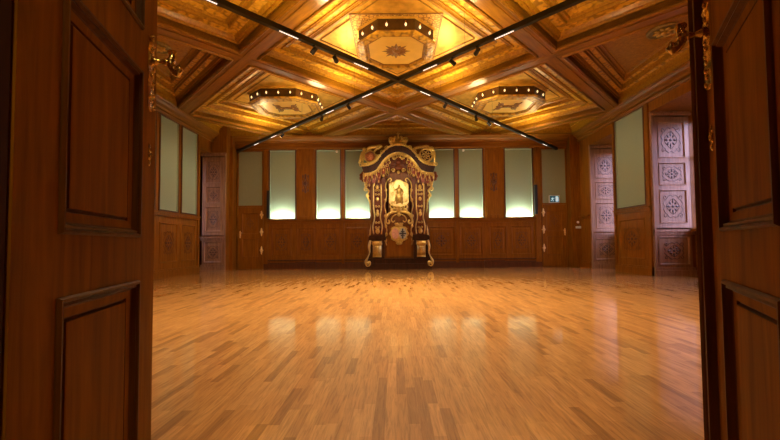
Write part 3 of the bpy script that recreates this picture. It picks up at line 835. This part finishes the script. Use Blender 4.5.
# uplights at the foot of the green panels
names = ['leftmost of six, beside the far left door', 'second of six from the left', 'directly left of the altarpiece', 'directly right of the altarpiece', 'fifth of six from the left', 'rightmost of six, beside the exit sign door']
for (a, b), nm in zip(greens, names):
    t = thing('uplight', 'glowing uplight at a green panel, '+nm, 'uplight', ((a+b)/2, YB-.06, 1.60), 0, 'uplights along the back wall')
    m = MB(); m.box(a+.06, b-.06, YB-.115, YB-.105, 1.60, 1.64); m.box(a+.06, b-.06, YB-.115, YB-.03, 1.60, 1.607); finish('housing', m, PANELW, t)
    m = MB(); m.box(a+.09, b-.09, YB-.095, YB-.055, 1.607, 1.625); finish('diffuser', m, GLOW, t)
    area('uplight lamp', ((a+b)/2, YB-.075, 1.636), (0, .38, 1), b-a-.28, .03, 20, (.92, 1, .80))

# ------------------------------------------------------------------ small things on the back wall
def speaker(x, z0, z1, lab):
    t = thing('column_speaker', lab, 'speaker', (x, YB-.1, z0), 0, 'black column speakers')
    m = MB(); m.box(x-.042, x+.042, YB-.16, YB-.06, z0, z1); finish('cabinet', m, BLACK, t)
    m = MB(); m.box(x-.034, x+.034, YB-.168, YB-.16, z0+.03, z1-.03); finish('grille', m, GRILL, t)
    m = MB(); m.box(x-.02, x+.02, YB-.06, YB-.04, z0+.2, z0+.3); finish('bracket', m, BLACK, t)
GRILL = plain('speaker grille cloth', (.02, .02, .022), .8, .3, 200)
speaker(-4.12, 1.66, 2.56, 'slim black column speaker mounted on the left post beside the left door')
speaker(4.60, 1.72, 2.68, 'slim black column speaker mounted on the right post beside the right door')
t = thing('exit_sign', 'green and white running figure exit sign over the right back door', 'exit sign', (5.22, YB-.06, 2.10), 0)
SIGN = emis('exit sign green', (.02, .12, .17), .3); SIGNW = emis('exit sign white', (.55, .75, .85), .6)
m = MB(); m.box(5.05, 5.38, YB-.10, YB-.035, 2.09, 2.33); finish('housing', m, WHITE, t)
m = MB(); m.box(5.065, 5.365, YB-.106, YB-.10, 2.105, 2.315); finish('face', m, SIGN, t)
m = MB(); y = YB-.110
m.box(5.25, 5.34, y, YB-.106, 2.125, 2.295)                     # doorway
m.tube([(5.16, y, 2.27), (5.16, y, 2.271)], .018, 8)
m.tube([(5.155, y, 2.25), (5.145, y, 2.19)], .015, 6); m.tube([(5.145, y, 2.19), (5.175, y, 2.165), (5.165, y, 2.13)], .009, 5)
m.tube([(5.145, y, 2.19), (5.12, y, 2.16), (5.09, y, 2.155)], .009, 5); m.tube([(5.155, y, 2.245), (5.19, y, 2.225), (5.21, y, 2.24)], .007, 5); m.tube([(5.15, y, 2.245), (5.12, y, 2.23), (5.11, y, 2.20)], .007, 5)
finish('pictogram', m, SIGNW, t)
t = thing('light_switch', 'pale switch plate with round knob on the pier right of the exit sign door', 'light switch', (5.88, 11.97, 1.2))
m = MB(); m.box(5.82, 5.99, 11.96, 11.98, 1.24, 1.31); finish('plate', m, WHITE, t)
m = MB(); m.lathe([(.04, 0), (.035, -.02), (.01, -.025)], (5.9, 11.98, 1.44), 12, 'y'); finish('knob', m, WHITE, t)
t = thing('wall_button', 'small round white button on the pier left of the far left door', 'wall button', (-5.52, 11.88, 1.2))
m = MB(); m.lathe([(.035, 0), (.03, -.02), (.008, -.028)], (-5.50, 11.90, 1.24), 12, 'y'); finish('button', m, WHITE, t)
for xx, lb in ((-1.9, 'left of the altarpiece'), (2.28, 'right of the altarpiece')):
    t = thing('motion_sensor', 'tiny white sensor at the top of a green panel, '+lb, 'sensor', (xx, YB-.03, 3.82), 0)
    m = MB(); m.ball((xx, YB-.02, 3.86), (.04, .03, .04), 8, 6); m.box(xx-.03, xx+.03, YB-.02, YB+.03, 3.83, 3.89); finish('body', m, WHITE, t)

# ------------------------------------------------------------------ the altarpiece
AP = thing('altarpiece', 'tall ornate gilded dark wood altarpiece with crown, standing at the back wall', 'altarpiece', (.125, 11.9, 0))
def A(px, py): return ((px-399)/31.6+.125, .8+(243.4-py)/31.6)
def ap(name, m, mat, smooth=False, lab=None, par=None):
    o = finish(name, m, mat, par or AP, smooth=smooth)
    if lab: o['label'] = lab
    return o
def mir(px): return 798-px
def pbox(m, x0, x1, yt, yb_, y0, y1):
    (a, zt), (b, zb) = A(x0, yt), A(x1, yb_); m.box(a, b, y0, y1, max(0, zb), zt)
def curve3(pts, y, n=None): return [(A(px, py)[0], y, A(px, py)[1]) for px, py in pts]
def smoothpts(pts, k=4):
    out = []
    n = len(pts)
    for i in range(n-1):
        p0, p1, p2, p3 = pts[max(i-1, 0)], pts[i], pts[i+1], pts[min(i+2, n-1)]
        for j in range(k):
            t = j/k
            out.append(tuple(.5*((2*b)+(-a+c)*t+(2*a-5*b+4*c-d)*t*t+(-a+3*b-3*c+d)*t**3) for a, b, c, d in zip(p0, p1, p2, p3)))
    out.append(pts[-1]); return out
# plinth
m = MB(); pbox(m, 367, 431, 263, 270, 11.56, 12.19); pbox(m, 368.5, 429.5, 259.5, 263, 11.60, 12.19); pbox(m, 367.5, 430.5, 258, 259.5, 11.57, 12.19)
ap('plinth', m, DARKW)
# body
m = MB(); pbox(m, 371, 427, 166, 258, 11.78, 12.19); pbox(m, 384, 414, 170, 258, 11.72, 11.80)
ap('body', m, MIDW)
m = MB(); pbox(m, 382.5, 388.5, 178, 236, 11.70, 11.74); pbox(m, mir(388.5), mir(382.5), 178, 236, 11.70, 11.74); ap('inner_pilaster', m, LAMB)
m = MB(); pbox(m, 387, 411, 226, 256, 11.715, 11.725); ap('lower_panel', m, PANELW)
# niche behind the relief
m = MB(); pbox(m, 386.5, 411.5, 172, 214, 11.70, 11.73); ap('relief_ground', m, MIDW)
for sgn in (1, -1):
    f = (lambda x: x) if sgn == 1 else mir
    # pedestal
    m = MB(); pbox(m, f(370.5), f(384.5), 240, 258, 11.62, 11.8); pbox(m, f(369), f(386), 236.5, 240, 11.58, 11.8); pbox(m, f(369.5), f(385.5), 235, 236.5, 11.60, 11.8)
    ap('pedestal', m, DARKW)
    m = MB(); pbox(m, f(373), f(381.5), 241, 255.5, 11.57, 11.62)
    (a, z), (b, z2) = A(f(372.3), 241.5), A(f(382.2), 241.5)
    m.ball(((a+b)/2, 11.58, z-.06), (.17, .05, .09), 12, 6); m.ball(((a+b)/2, 11.57, z-.25), (.10, .035, .14), 10, 6)
    m.tube([(a, 11.575, z+.01), (b, 11.575, z+.01)], .02); m.tube([(a+.02*sgn, 11.575, A(0, 256)[1]), (b-.02*sgn, 11.575, A(0, 256)[1])], .022)
    ap('gilt_cartouche', m, GOLD, True)
    # pilaster shaft
    m = MB(); pbox(m, f(373.5), f(382), 183, 235, 11.68, 11.78); ap('pilaster', m, LAMB)
    m = MB()
    for px in (374, 381.6):
        pts = smoothpts([(f(px), 234), (f(px+(-.8 if px < 378 else .8)), 226), (f(px+(1 if px < 378 else -1)), 217), (f(px), 208), (f(px), 196), (f(px), 184)])
        m.tube(curve3(pts, 11.665), .022, 6)
    for py, r in ((231, .07), (214, .06), (211, .04), (199, .05), (187, .06)):
        x_, z_ = A(f(377.8), py); m.ball((x_, 11.67, z_), (r, .035, r*1.3), 8, 6)
    for py in (227, 222, 206, 194, 190):
        for s2 in (-1, 1):
            x_, z_ = A(f(377.8), py)
            m.tube([(x_+s2*q[0], 11.665, z_+q[1]) for q in spiral(.045, 0, .04, .012, PI, 1.1, 10)], .011, 5)
    ap('gilt_shaft_ornament', m, GOLD, True)
    # capital
    m = MB(); pbox(m, f(372.3), f(383.2), 180, 183, 11.64, 11.78); pbox(m, f(372.8), f(382.7), 183, 184.6, 11.66, 11.78); ap('capital', m, LAMB)
    # inner gilt strand
    m = MB(); pts = smoothpts([(f(386.5), 245), (f(385.5), 238), (f(387), 230), (f(385), 222), (f(386.5), 214), (f(384.8), 205), (f(387), 196), (f(386), 187), (f(387.5), 181), (f(390.5), 178), (f(392), 180), (f(390.5), 181.5)])
    m.tube(curve3(pts, 11.695), .020, 5)
    for px, py in ((385.8, 240), (386.6, 234), (386, 226), (385.5, 216), (386, 200), (386.5, 190)):
        x_, z_ = A(f(px), py); m.ball((x_, 11.69, z_), (.045, .03, .06), 7, 5)
    ap('gilt_strand', m, GOLD, True)
    # side scrolls, dark with gilt edge
    side = smoothpts([(f(372), 178), (f(367.5), 181), (f(365.8), 186), (f(369), 190), (f(367.3), 195), (f(369.5), 200), (f(371), 207), (f(372), 220), (f(370.5), 230), (f(369.5), 236)])
    m = MB(); poly = [A(*p) for p in side]+[A(f(374), 236), A(f(374), 178)]
    m.prism(poly, 11.84, 11.95); ap('side_bracket', m, LAMB)
    m = MB(); m.tube(curve3(side, 11.83), [.026 if i % 4 else .036 for i in range(len(side))], 6)
    for px, py in ((366.6, 184), (368, 195), (366, 188.5)):
        x_, z_ = A(f(px), py); m.tube([(x_+q[0]*sgn, 11.82, z_+q[1]) for q in spiral(0, 0, .07, .015, PI/2, 1.3, 12)], .016, 5)
    ap('gilt_side_scroll', m, GOLD, True)
    # foot volutes
    foot = smoothpts([(f(371), 240), (f(369.5), 246), (f(370), 252), (f(368), 257), (f(366.2), 261), (f(367.2), 265), (f(369.8), 264.5), (f(370), 261.5), (f(368.4), 261)])
    m = MB(); m.tube(curve3(foot, 11.56), [.03+.012*math.sin(i*.5) for i in range(len(foot))], 7)
    x_, z_ = A(f(368.3), 262.2); m.ball((x_, 11.55, z_), (.05, .04, .05)); ap('gilt_foot_volute', m, GOLD, True)
    m = MB(); m.prism([A(f(371), 240), A(f(369.5), 246), A(f(370), 252), A(f(368), 258), A(f(372), 258), A(f(372), 240)], 11.66, 11.9); ap('foot_bracket', m, DARKW)
# gilt relief with a standing figure
def shape_pts(l): return [A(x, y) for x, y in l]
out = [(389.5, 185), (391, 183), (394.5, 182.2), (397, 180.2), (401, 180.2), (403.5, 182.2), (407, 183), (408.5, 185), (408.5, 202), (407, 205), (401, 207), (397, 207), (391, 205), (389.5, 202)]
m = MB(); m.prism(shape_pts(out), 11.66, 11.70)
PLQ = metal('bright gilt plaque', (1, .78, .36), .42, .15, met=.75, dark=(.8, .55, .18), sc=25)
rel = ap('relief_panel', m, PLQ)
m = MB(); m.tube(curve3(out+[out[0]], 11.655), .018, 5); ap('relief_frame', m, GOLD, True)
m = MB(); fx, fz = A(399.3, 194)
m.ball((fx, 11.65, fz+.24), (.045, .04, .055)); m.ball((fx, 11.65, fz+.09), (.09, .045, .12)); m.ball((fx-.01, 11.65, fz-.12), (.12, .045, .17))
m.tube([(fx-.07, 11.645, fz+.15), (fx-.15, 11.63, fz+.10), (fx-.17, 11.63, fz+.22)], [.03, .024, .018]); m.tube([(fx+.07, 11.645, fz+.15), (fx+.14, 11.63, fz+.04), (fx+.10, 11.62, fz-.04)], [.03, .024, .02])
m.tube([(fx-.05, 11.65, fz-.2), (fx-.08, 11.64, fz-.33)], [.04, .03]); m.tube([(fx+.05, 11.65, fz-.2), (fx+.1, 11.64, fz-.32)], [.04, .03])
for k in range(5): m.tube([(fx-.1+.05*k, 11.615, fz-.0), (fx-.13+.065*k, 11.61, fz-.25)], .010, 5)
for sx, sz in ((-.2, .3), (.2, .28), (-.2, -.28), (.21, -.22), (-.2, 0)): m.tube([(fx+sx+q[0], 11.655, fz+sz+q[1]) for q in spiral(0, 0, .06, .015, 0, 1.2, 10)], .013, 5)
ap('figure', m, GOLD, True, 'gilt standing figure in robes', rel)
# arched scroll under the relief
m = MB()
for sgn in (1, -1):
    f = (lambda x: x) if sgn == 1 else mir
    pts = smoothpts([(f(399), 211.5), (f(394), 211.8), (f(389.5), 213.5), (f(386.3), 218), (f(386.5), 222.5), (f(388.8), 223.2), (f(389.5), 221), (f(388.2), 220)])
    m.tube(curve3(pts, 11.67), [.03+.02*math.sin(PI*min(1, i/14)) for i in range(len(pts))], 7)
    pts = smoothpts([(f(398), 208), (f(393), 209.5), (f(390.5), 206.5), (f(392.5), 204.8), (f(393.6), 206.8)]); m.tube(curve3(pts, 11.67), .026, 6)
    pts = smoothpts([(f(397), 214), (f(393.5), 216), (f(391.5), 219.5), (f(393), 222), (f(395), 220.5)]); m.tube(curve3(pts, 11.68), .02, 6)
    for px, py in ((392, 210.5), (387.5, 215), (394.5, 208.5)):
        x_, z_ = A(f(px), py); m.ball((x_, 11.66, z_), (.06, .04, .05), 8, 5)
x_, z_ = A(399, 209.5); m.ball((x_, 11.65, z_), (.09, .06, .11)); m.ball((x_, 11.66, z_-.16), (.06, .05, .07))
ap('gilt_arch_scroll', m, GOLD, True)
# coat of arms
m = MB(); cx_, cz_ = A(399, 233.5)
ov = lambda rx, rz, n=28, w=0: [(cx_+rx*math.cos(2*PI*i/n)*(1+w*math.cos(8*2*PI*i/n)), cz_+rz*math.sin(2*PI*i/n)*(1+w*math.cos(8*2*PI*i/n))) for i in range(n)]
m.prism(ov(.29, .27, 40, .05), 11.64, 11.71)
for k in range(10):
    a = 2*PI*k/10; m.ball((cx_+.275*math.cos(a), 11.64, cz_+.255*math.sin(a)), (.04, .03, .04), 7, 5)
m.ball((cx_, 11.65, cz_-.30), (.10, .04, .06)); m.tube([(cx_-.1, 11.66, cz_-.30), (cx_, 11.66, cz_-.34), (cx_+.1, 11.66, cz_-.30)], .02)
arms = ap('coat_of_arms', m, GOLD, False, 'gilt cartouche with two oval shields')
PINK = plain('pale pink shield paint', (.75, .42, .30), .4, .2, 20); DK = plain('black shield paint', (.03, .03, .035), .4); SIL = plain('silver shield paint', (.55, .55, .50), .4, .1)
for s2, mt, lb in ((-1, PINK, 'pale pink oval shield'), (1, SIL, 'silver oval shield with black cross')):
    c2 = cx_+s2*.115
    m = MB(); m.prism([(c2+.115*math.cos(2*PI*i/20), cz_+.17*math.sin(2*PI*i/20)) for i in range(20)], 11.622, 11.645); ap('shield', m, mt, False, lb, arms)
c2 = cx_+.115; m = MB(); m.box(c2-.022, c2+.022, 11.612, 11.622, cz_-.155, cz_+.155); m.box(c2-.105, c2+.105, 11.612, 11.622, cz_-.022, cz_+.022)
for a in (PI/4, 3*PI/4, 5*PI/4, 7*PI/4): m.ball((c2+.06*math.cos(a), 11.618, cz_+.085*math.sin(a)), (.02, .006, .025), 6, 4)
ap('shield_cross', m, DK, False, None, arms)
def crown(px, py, w, y, name='crown', cross=True):
    x_, z_ = A(px, py); m = MB()
    m.lathe([(w*.72, -w*.28), (w*.78, -.0*w), (w*.72, .02*w), (w*.70, .12*w)], (x_, y, z_), 16)
    for k in range(8):
        a = 2*PI*k/8+PI/8
        p = [(x_+w*.72*math.cos(a), y+w*.5*math.sin(a), z_), (x_+w*1.02*math.cos(a), y+w*.7*math.sin(a), z_+w*.35), (x_+w*.98*math.cos(a), y+w*.65*math.sin(a), z_+w*.62), (x_+w*.5*math.cos(a), y+w*.35*math.sin(a), z_+w*.62), (x_, y, z_+w*.42)]
        m.tube(smoothpts(p, 3), w*.10, 6); m.ball((p[1][0], p[1][1], p[1][2]+.1*w), w*.13, 7, 5)
    m.ball((x_-w*.5, y, z_+w*.3), (w*.48, w*.4, w*.28)); m.ball((x_+w*.5, y, z_+w*.3), (w*.48, w*.4, w*.28))
    if cross:
        m.ball((x_, y, z_+w*.75), w*.15); m.tube([(x_, y, z_+w*.85), (x_, y, z_+w*1.35)], w*.06, 5); m.tube([(x_-w*.17, y, z_+w*1.15), (x_+w*.17, y, z_+w*1.15)], w*.06, 5)
    return ap(name, m, GOLD, True)
crown(399, 144.5, .29, 11.62)
crown(399, 225.6, .13, 11.66, 'small_crown', False)
# canopy arch
def arch(off):
    L = [(362.5, 166.5), (369, 166), (375.5, 163.5), (379.5, 158.5), (383, 154), (387.5, 149.8), (393, 147), (399, 146)]
    L = [(x, y+off) for x, y in L]
    return smoothpts(L+[(mir(x), y) for x, y in reversed(L[:-1])], 3)
top = arch(0); bot = arch(8)
bot = [(399+(x-399)*.93, y) for x, y in bot]
m = MB(); n = len(top)
for (y0, y1) in ((11.50, 12.15),):
    vs = [(A(*p)[0], y0, A(*p)[1]) for p in top]+[(A(*p)[0], y0, A(*p)[1]) for p in bot]+[(A(*p)[0], y1, A(*p)[1]) for p in top]+[(A(*p)[0], y1, A(*p)[1]) for p in bot]
    fs = []
    for i in range(n-1):
        fs += [(i, i+1, n+i+1, n+i), (2*n+i, 3*n+i, 3*n+i+1, 2*n+i+1), (i, 2*n+i, 2*n+i+1, i+1), (n+i, n+i+1, 3*n+i+1, 3*n+i)]
    fs += [(0, n, 3*n, 2*n), (n-1, 3*n-1, 4*n-1, 2*n-1)]
    m.add(vs, fs)
can = ap('canopy', m, DARKW)
m = MB(); m.tube(curve3(top, 11.48), .028, 6); m.tube(curve3([(x, y-1) for x, y in top], 11.53), .022, 6)
for q in (0, 3, 7, 9, 12, 15, 18, 21):
    for sg in (1, -1):
        px, py = top[q]; px = px if sg == 1 else mir(px); x_, z_ = A(px, py-.6)
        m.tube([(x_+sg*c_[0], 11.47, z_+c_[1]) for c_ in spiral(0, 0, .07, .02, 0, 1.3, 10)], .018, 5)
ap('gilt_upper_edge', m, GOLD, True, None, can)
m = MB(); m.tube(curve3(bot, 11.48), .024, 6); m.tube(curve3([(x, y+1.3) for x, y in bot], 11.50), .018, 6)
for i in range(0, n, 1):
    x_, z_ = A(*bot[i]); m.ball((x_, 11.475, z_-.05), (.035, .03, .05), 6, 4)
    if i % 2 == 0: m.ball((x_, 11.475, z_-.13), (.022, .02, .05), 6, 4)
ap('gilt_lower_edge', m, GOLD, True, None, can)
# tympanum with carved decoration
m = MB(); poly = [A(*p) for p in bot[4:-4]]
poly = poly+[A(bot[-5][0], 172), A(bot[4][0], 172)]
m.prism(poly, 11.72, 11.80); ap('tympanum', m, LAMB)
m = MB(); fx, fz = A(399, 163)
m.ball((fx, 11.68, fz+.02), (.09, .06, .11)); m.ball((fx, 11.68, fz-.16), (.16, .06, .10)); m.ball((fx, 11.68, fz+.18), (.13, .05, .06))
for s2 in (-1, 1):
    for q, (dx, dz, r) in enumerate(((.2, .05, .10), (.36, -.06, .09), (.24, -.22, .10), (.10, .27, .07), (.28, .18, .06))):
        m.tube([(fx+s2*(dx+a_[0]), 11.69, fz+dz+a_[1]) for a_ in spiral(0, 0, r, .02, PI, 1.4, 14)], .022, 5)
ap('tympanum_carving', m, LAMB, True)
m = MB()
for s2 in (-1, 1):
    for dx, dz, r_ in ((.13, .14, .06), (.3, .02, .07), (.42, -.14, .06), (.16, -.24, .07), (.34, -.30, .05), (.45, .08, .05), (.08, .34, .05)):
        m.tube([(fx+s2*(dx+c_[0]), 11.655, fz+dz+c_[1]) for c_ in spiral(0, 0, r_, .015, 0, 1.3, 12)], .014, 5)
        m.ball((fx+s2*dx, 11.65, fz+dz), .022, 6, 4)
m.tube([(fx-.12, 11.64, fz+.13), (fx, 11.63, fz+.2), (fx+.12, 11.64, fz+.13)], .018, 5); m.ball((fx, 11.62, fz-.30), (.05, .03, .06), 8, 5)
ap('gilt_tympanum_scroll', m, GOLD, True)
# lambrequin cloths and tassels
for sgn in (1, -1):
    f = (lambda x: x) if sgn == 1 else mir
    m = MB()
    for k, (px, w, l) in enumerate(((366, 3.6, 12), (370.2, 4.6, 15), (375, 4.6, 16), (379.6, 4.4, 14.5), (384, 4.0, 10), (388, 3.5, 6))):
        tz = 172-(px-366)*.32
        pts = [(f(px-w/2), tz-3), (f(px+w/2), tz-3), (f(px+w/2), tz+l*.6), (f(px+w*.3), tz+l*.86), (f(px), tz+l), (f(px-w*.3), tz+l*.86), (f(px-w/2), tz+l*.6)]
        m.prism([A(*p) for p in pts], 11.53+.015*(k % 2), 11.62)
        x_, z_ = A(f(px), tz+l*.4); m.ball((x_, 11.54, z_), (.055, .03, .14), 8, 5)
    ap('lambrequin', m, CLOTH)
    m = MB()
    for k, (px, l) in enumerate(((366, 12), (370.2, 15), (375, 16), (379.6, 14.5), (384, 10), (388, 6))):
        tz = 172-(px-366)*.32; x_, z_ = A(f(px), tz+l)
        m.ball((x_, 11.52, z_-.0), (.028, .025, .05), 6, 4)
        x_, z_ = A(f(px), tz+1.0)
        m.tube([(x_+q[0], 11.525, z_+q[1]) for q in spiral(0, 0, .06, .015, PI, 1.2, 10)], .016, 5); m.ball((x_, 11.52, z_-.12), (.02, .015, .04), 6, 4)
        for s2 in (-1, 1): m.tube([A3 for A3 in ((x_+s2*.065, 11.525, z_-.05), (x_+s2*.065, 11.525, z_-.2), (x_+s2*.03, 11.525, z_-.32))], .009, 5)
    ap('gilt_fringe', m, GOLD, True)
    # outer dark flowers at the shoulder
    m = MB(); x_, z_ = A(f(364.5), 176.5)
    for k in range(7):
        a = 2*PI*k/7; m.ball((x_+.09*math.cos(a), 11.66, z_+.11*math.sin(a)), (.065, .05, .065), 7, 5)
    m.ball((x_, 11.63, z_), .05, 8, 5); ap('shoulder_flower', m, LAMB, True)
# figures beside the arch: left orb with wings, right round cartouche
m = MB(); x_, z_ = A(370.8, 157.2); m.ball((x_, 11.6, z_), (.16, .15, .17), 14, 10)
COP = metal('copper red gilding', (.75, .33, .16), .35, .2, met=.7, dark=(.4, .14, .06), sc=30)
orb = ap('orb', m, COP, True, 'copper coloured orb')
m = MB()
m.tube(curve3(smoothpts([(366, 149.5), (363.8, 153), (362.2, 158), (360, 163.5)]), 11.6), [.02+.045*math.sin(PI*min(1, i/12)*.9) for i in range(13)], 7)
m.tube(curve3(smoothpts([(366, 149.8), (364.6, 154), (364.4, 159), (363.4, 163)]), 11.58), [.06, .06, .06, .055, .05, .05, .045, .04, .035, .03, .03, .025, .02], 7)
m.tube(curve3(smoothpts([(367.5, 151.5), (371, 148), (376, 147), (382, 145.2)]), 11.62), [.04, .05, .06, .065, .065, .06, .06, .055, .05, .045, .04, .03, .01], 7)
m.tube(curve3(smoothpts([(374.5, 153), (377, 149.8), (380, 148.6), (383, 146)]), 11.60), .035, 6)
m.tube([(x_+q[0], 11.52, z_+q[1]) for q in spiral(0, 0, .18, .18, 0, 1, 18)], .02, 5)
m.tube(curve3(smoothpts([(364, 164), (369, 164.4), (374.5, 161.8), (378, 157), (376.5, 155.5)]), 11.55), .035, 6)
x2, z2 = A(365.6, 149.8); m.ball((x2, 11.58, z2), .07)
ap('gilt_wings', m, GOLD, True)
m = MB(); x_, z_ = A(426.5, 156.2)
m.prism([(x_+.20*math.cos(2*PI*i/20), z_+.20*math.sin(2*PI*i/20)) for i in range(20)], 11.56, 11.66); ap('cartouche_ground', m, DARKW)
m = MB(); m.tube([(x_+.2*math.cos(2*PI*i/20), 11.55, z_+.2*math.sin(2*PI*i/20)) for i in range(21)], .03, 6)
for k in range(6):
    a = 2*PI*k/6; m.tube([(x_+.1*math.cos(a)+q[0], 11.545, z_+.1*math.sin(a)+q[1]) for q in spiral(0, 0, .065, .015, a, 1.1, 10)], .014, 5)
m.ball((x_, 11.54, z_), .035)
m.tube(curve3(smoothpts([(432, 149), (434.2, 153), (435, 158), (434.8, 163)]), 11.6), [.06, .06, .06, .06, .055, .055, .05, .05, .045, .04, .035, .03, .02], 7)
x2, z2 = A(432, 149.6); m.ball((x2, 11.58, z2), .075)
m.tube(curve3(smoothpts([(431, 150.5), (428, 147.2), (423, 147.6), (417, 148.5), (413, 150)]), 11.61), [.05]*8+[.045]*6+[.03]*3, 7)
m.tube(curve3(smoothpts([(434, 164), (429, 164.4), (423.5, 161.8), (420, 157), (421, 155)]), 11.55), .035, 6)
ap('gilt_cartouche_frame', m, GOLD, True, 'gilt round cartouche of small scrolls')

# ------------------------------------------------------------------ world: daylight sky
w = bpy.data.worlds.new('sky'); S.world = w; w.use_nodes = True; nt = w.node_tree
bg = nt.nodes['Background']; bg.inputs[1].default_value = 15.0
tc = nt.nodes.new('ShaderNodeTexCoord'); sx = nt.nodes.new('ShaderNodeSeparateXYZ'); nt.links.new(tc.outputs['Generated'], sx.inputs[0])
nt.links.new(ramp(nt, [(0, (.03, .028, .03)), (.06, (.56, .50, .80)), (.9, (.46, .45, .82))], sx.outputs['Z']), bg.inputs[0])

S.view_settings.view_transform = 'Standard'; S.view_settings.look = 'None'; S.view_settings.gamma = 1
S.view_settings.use_curve_mapping = False; S.view_settings.exposure = 0
cy_ = S.cycles; cy_.max_bounces = 7; cy_.diffuse_bounces = 4; cy_.glossy_bounces = 4; cy_.transparent_max_bounces = 6
cy_.caustics_reflective = False; cy_.caustics_refractive = False; cy_.sample_clamp_indirect = 4; cy_.sample_clamp_direct = 0
cy_.use_denoising = True
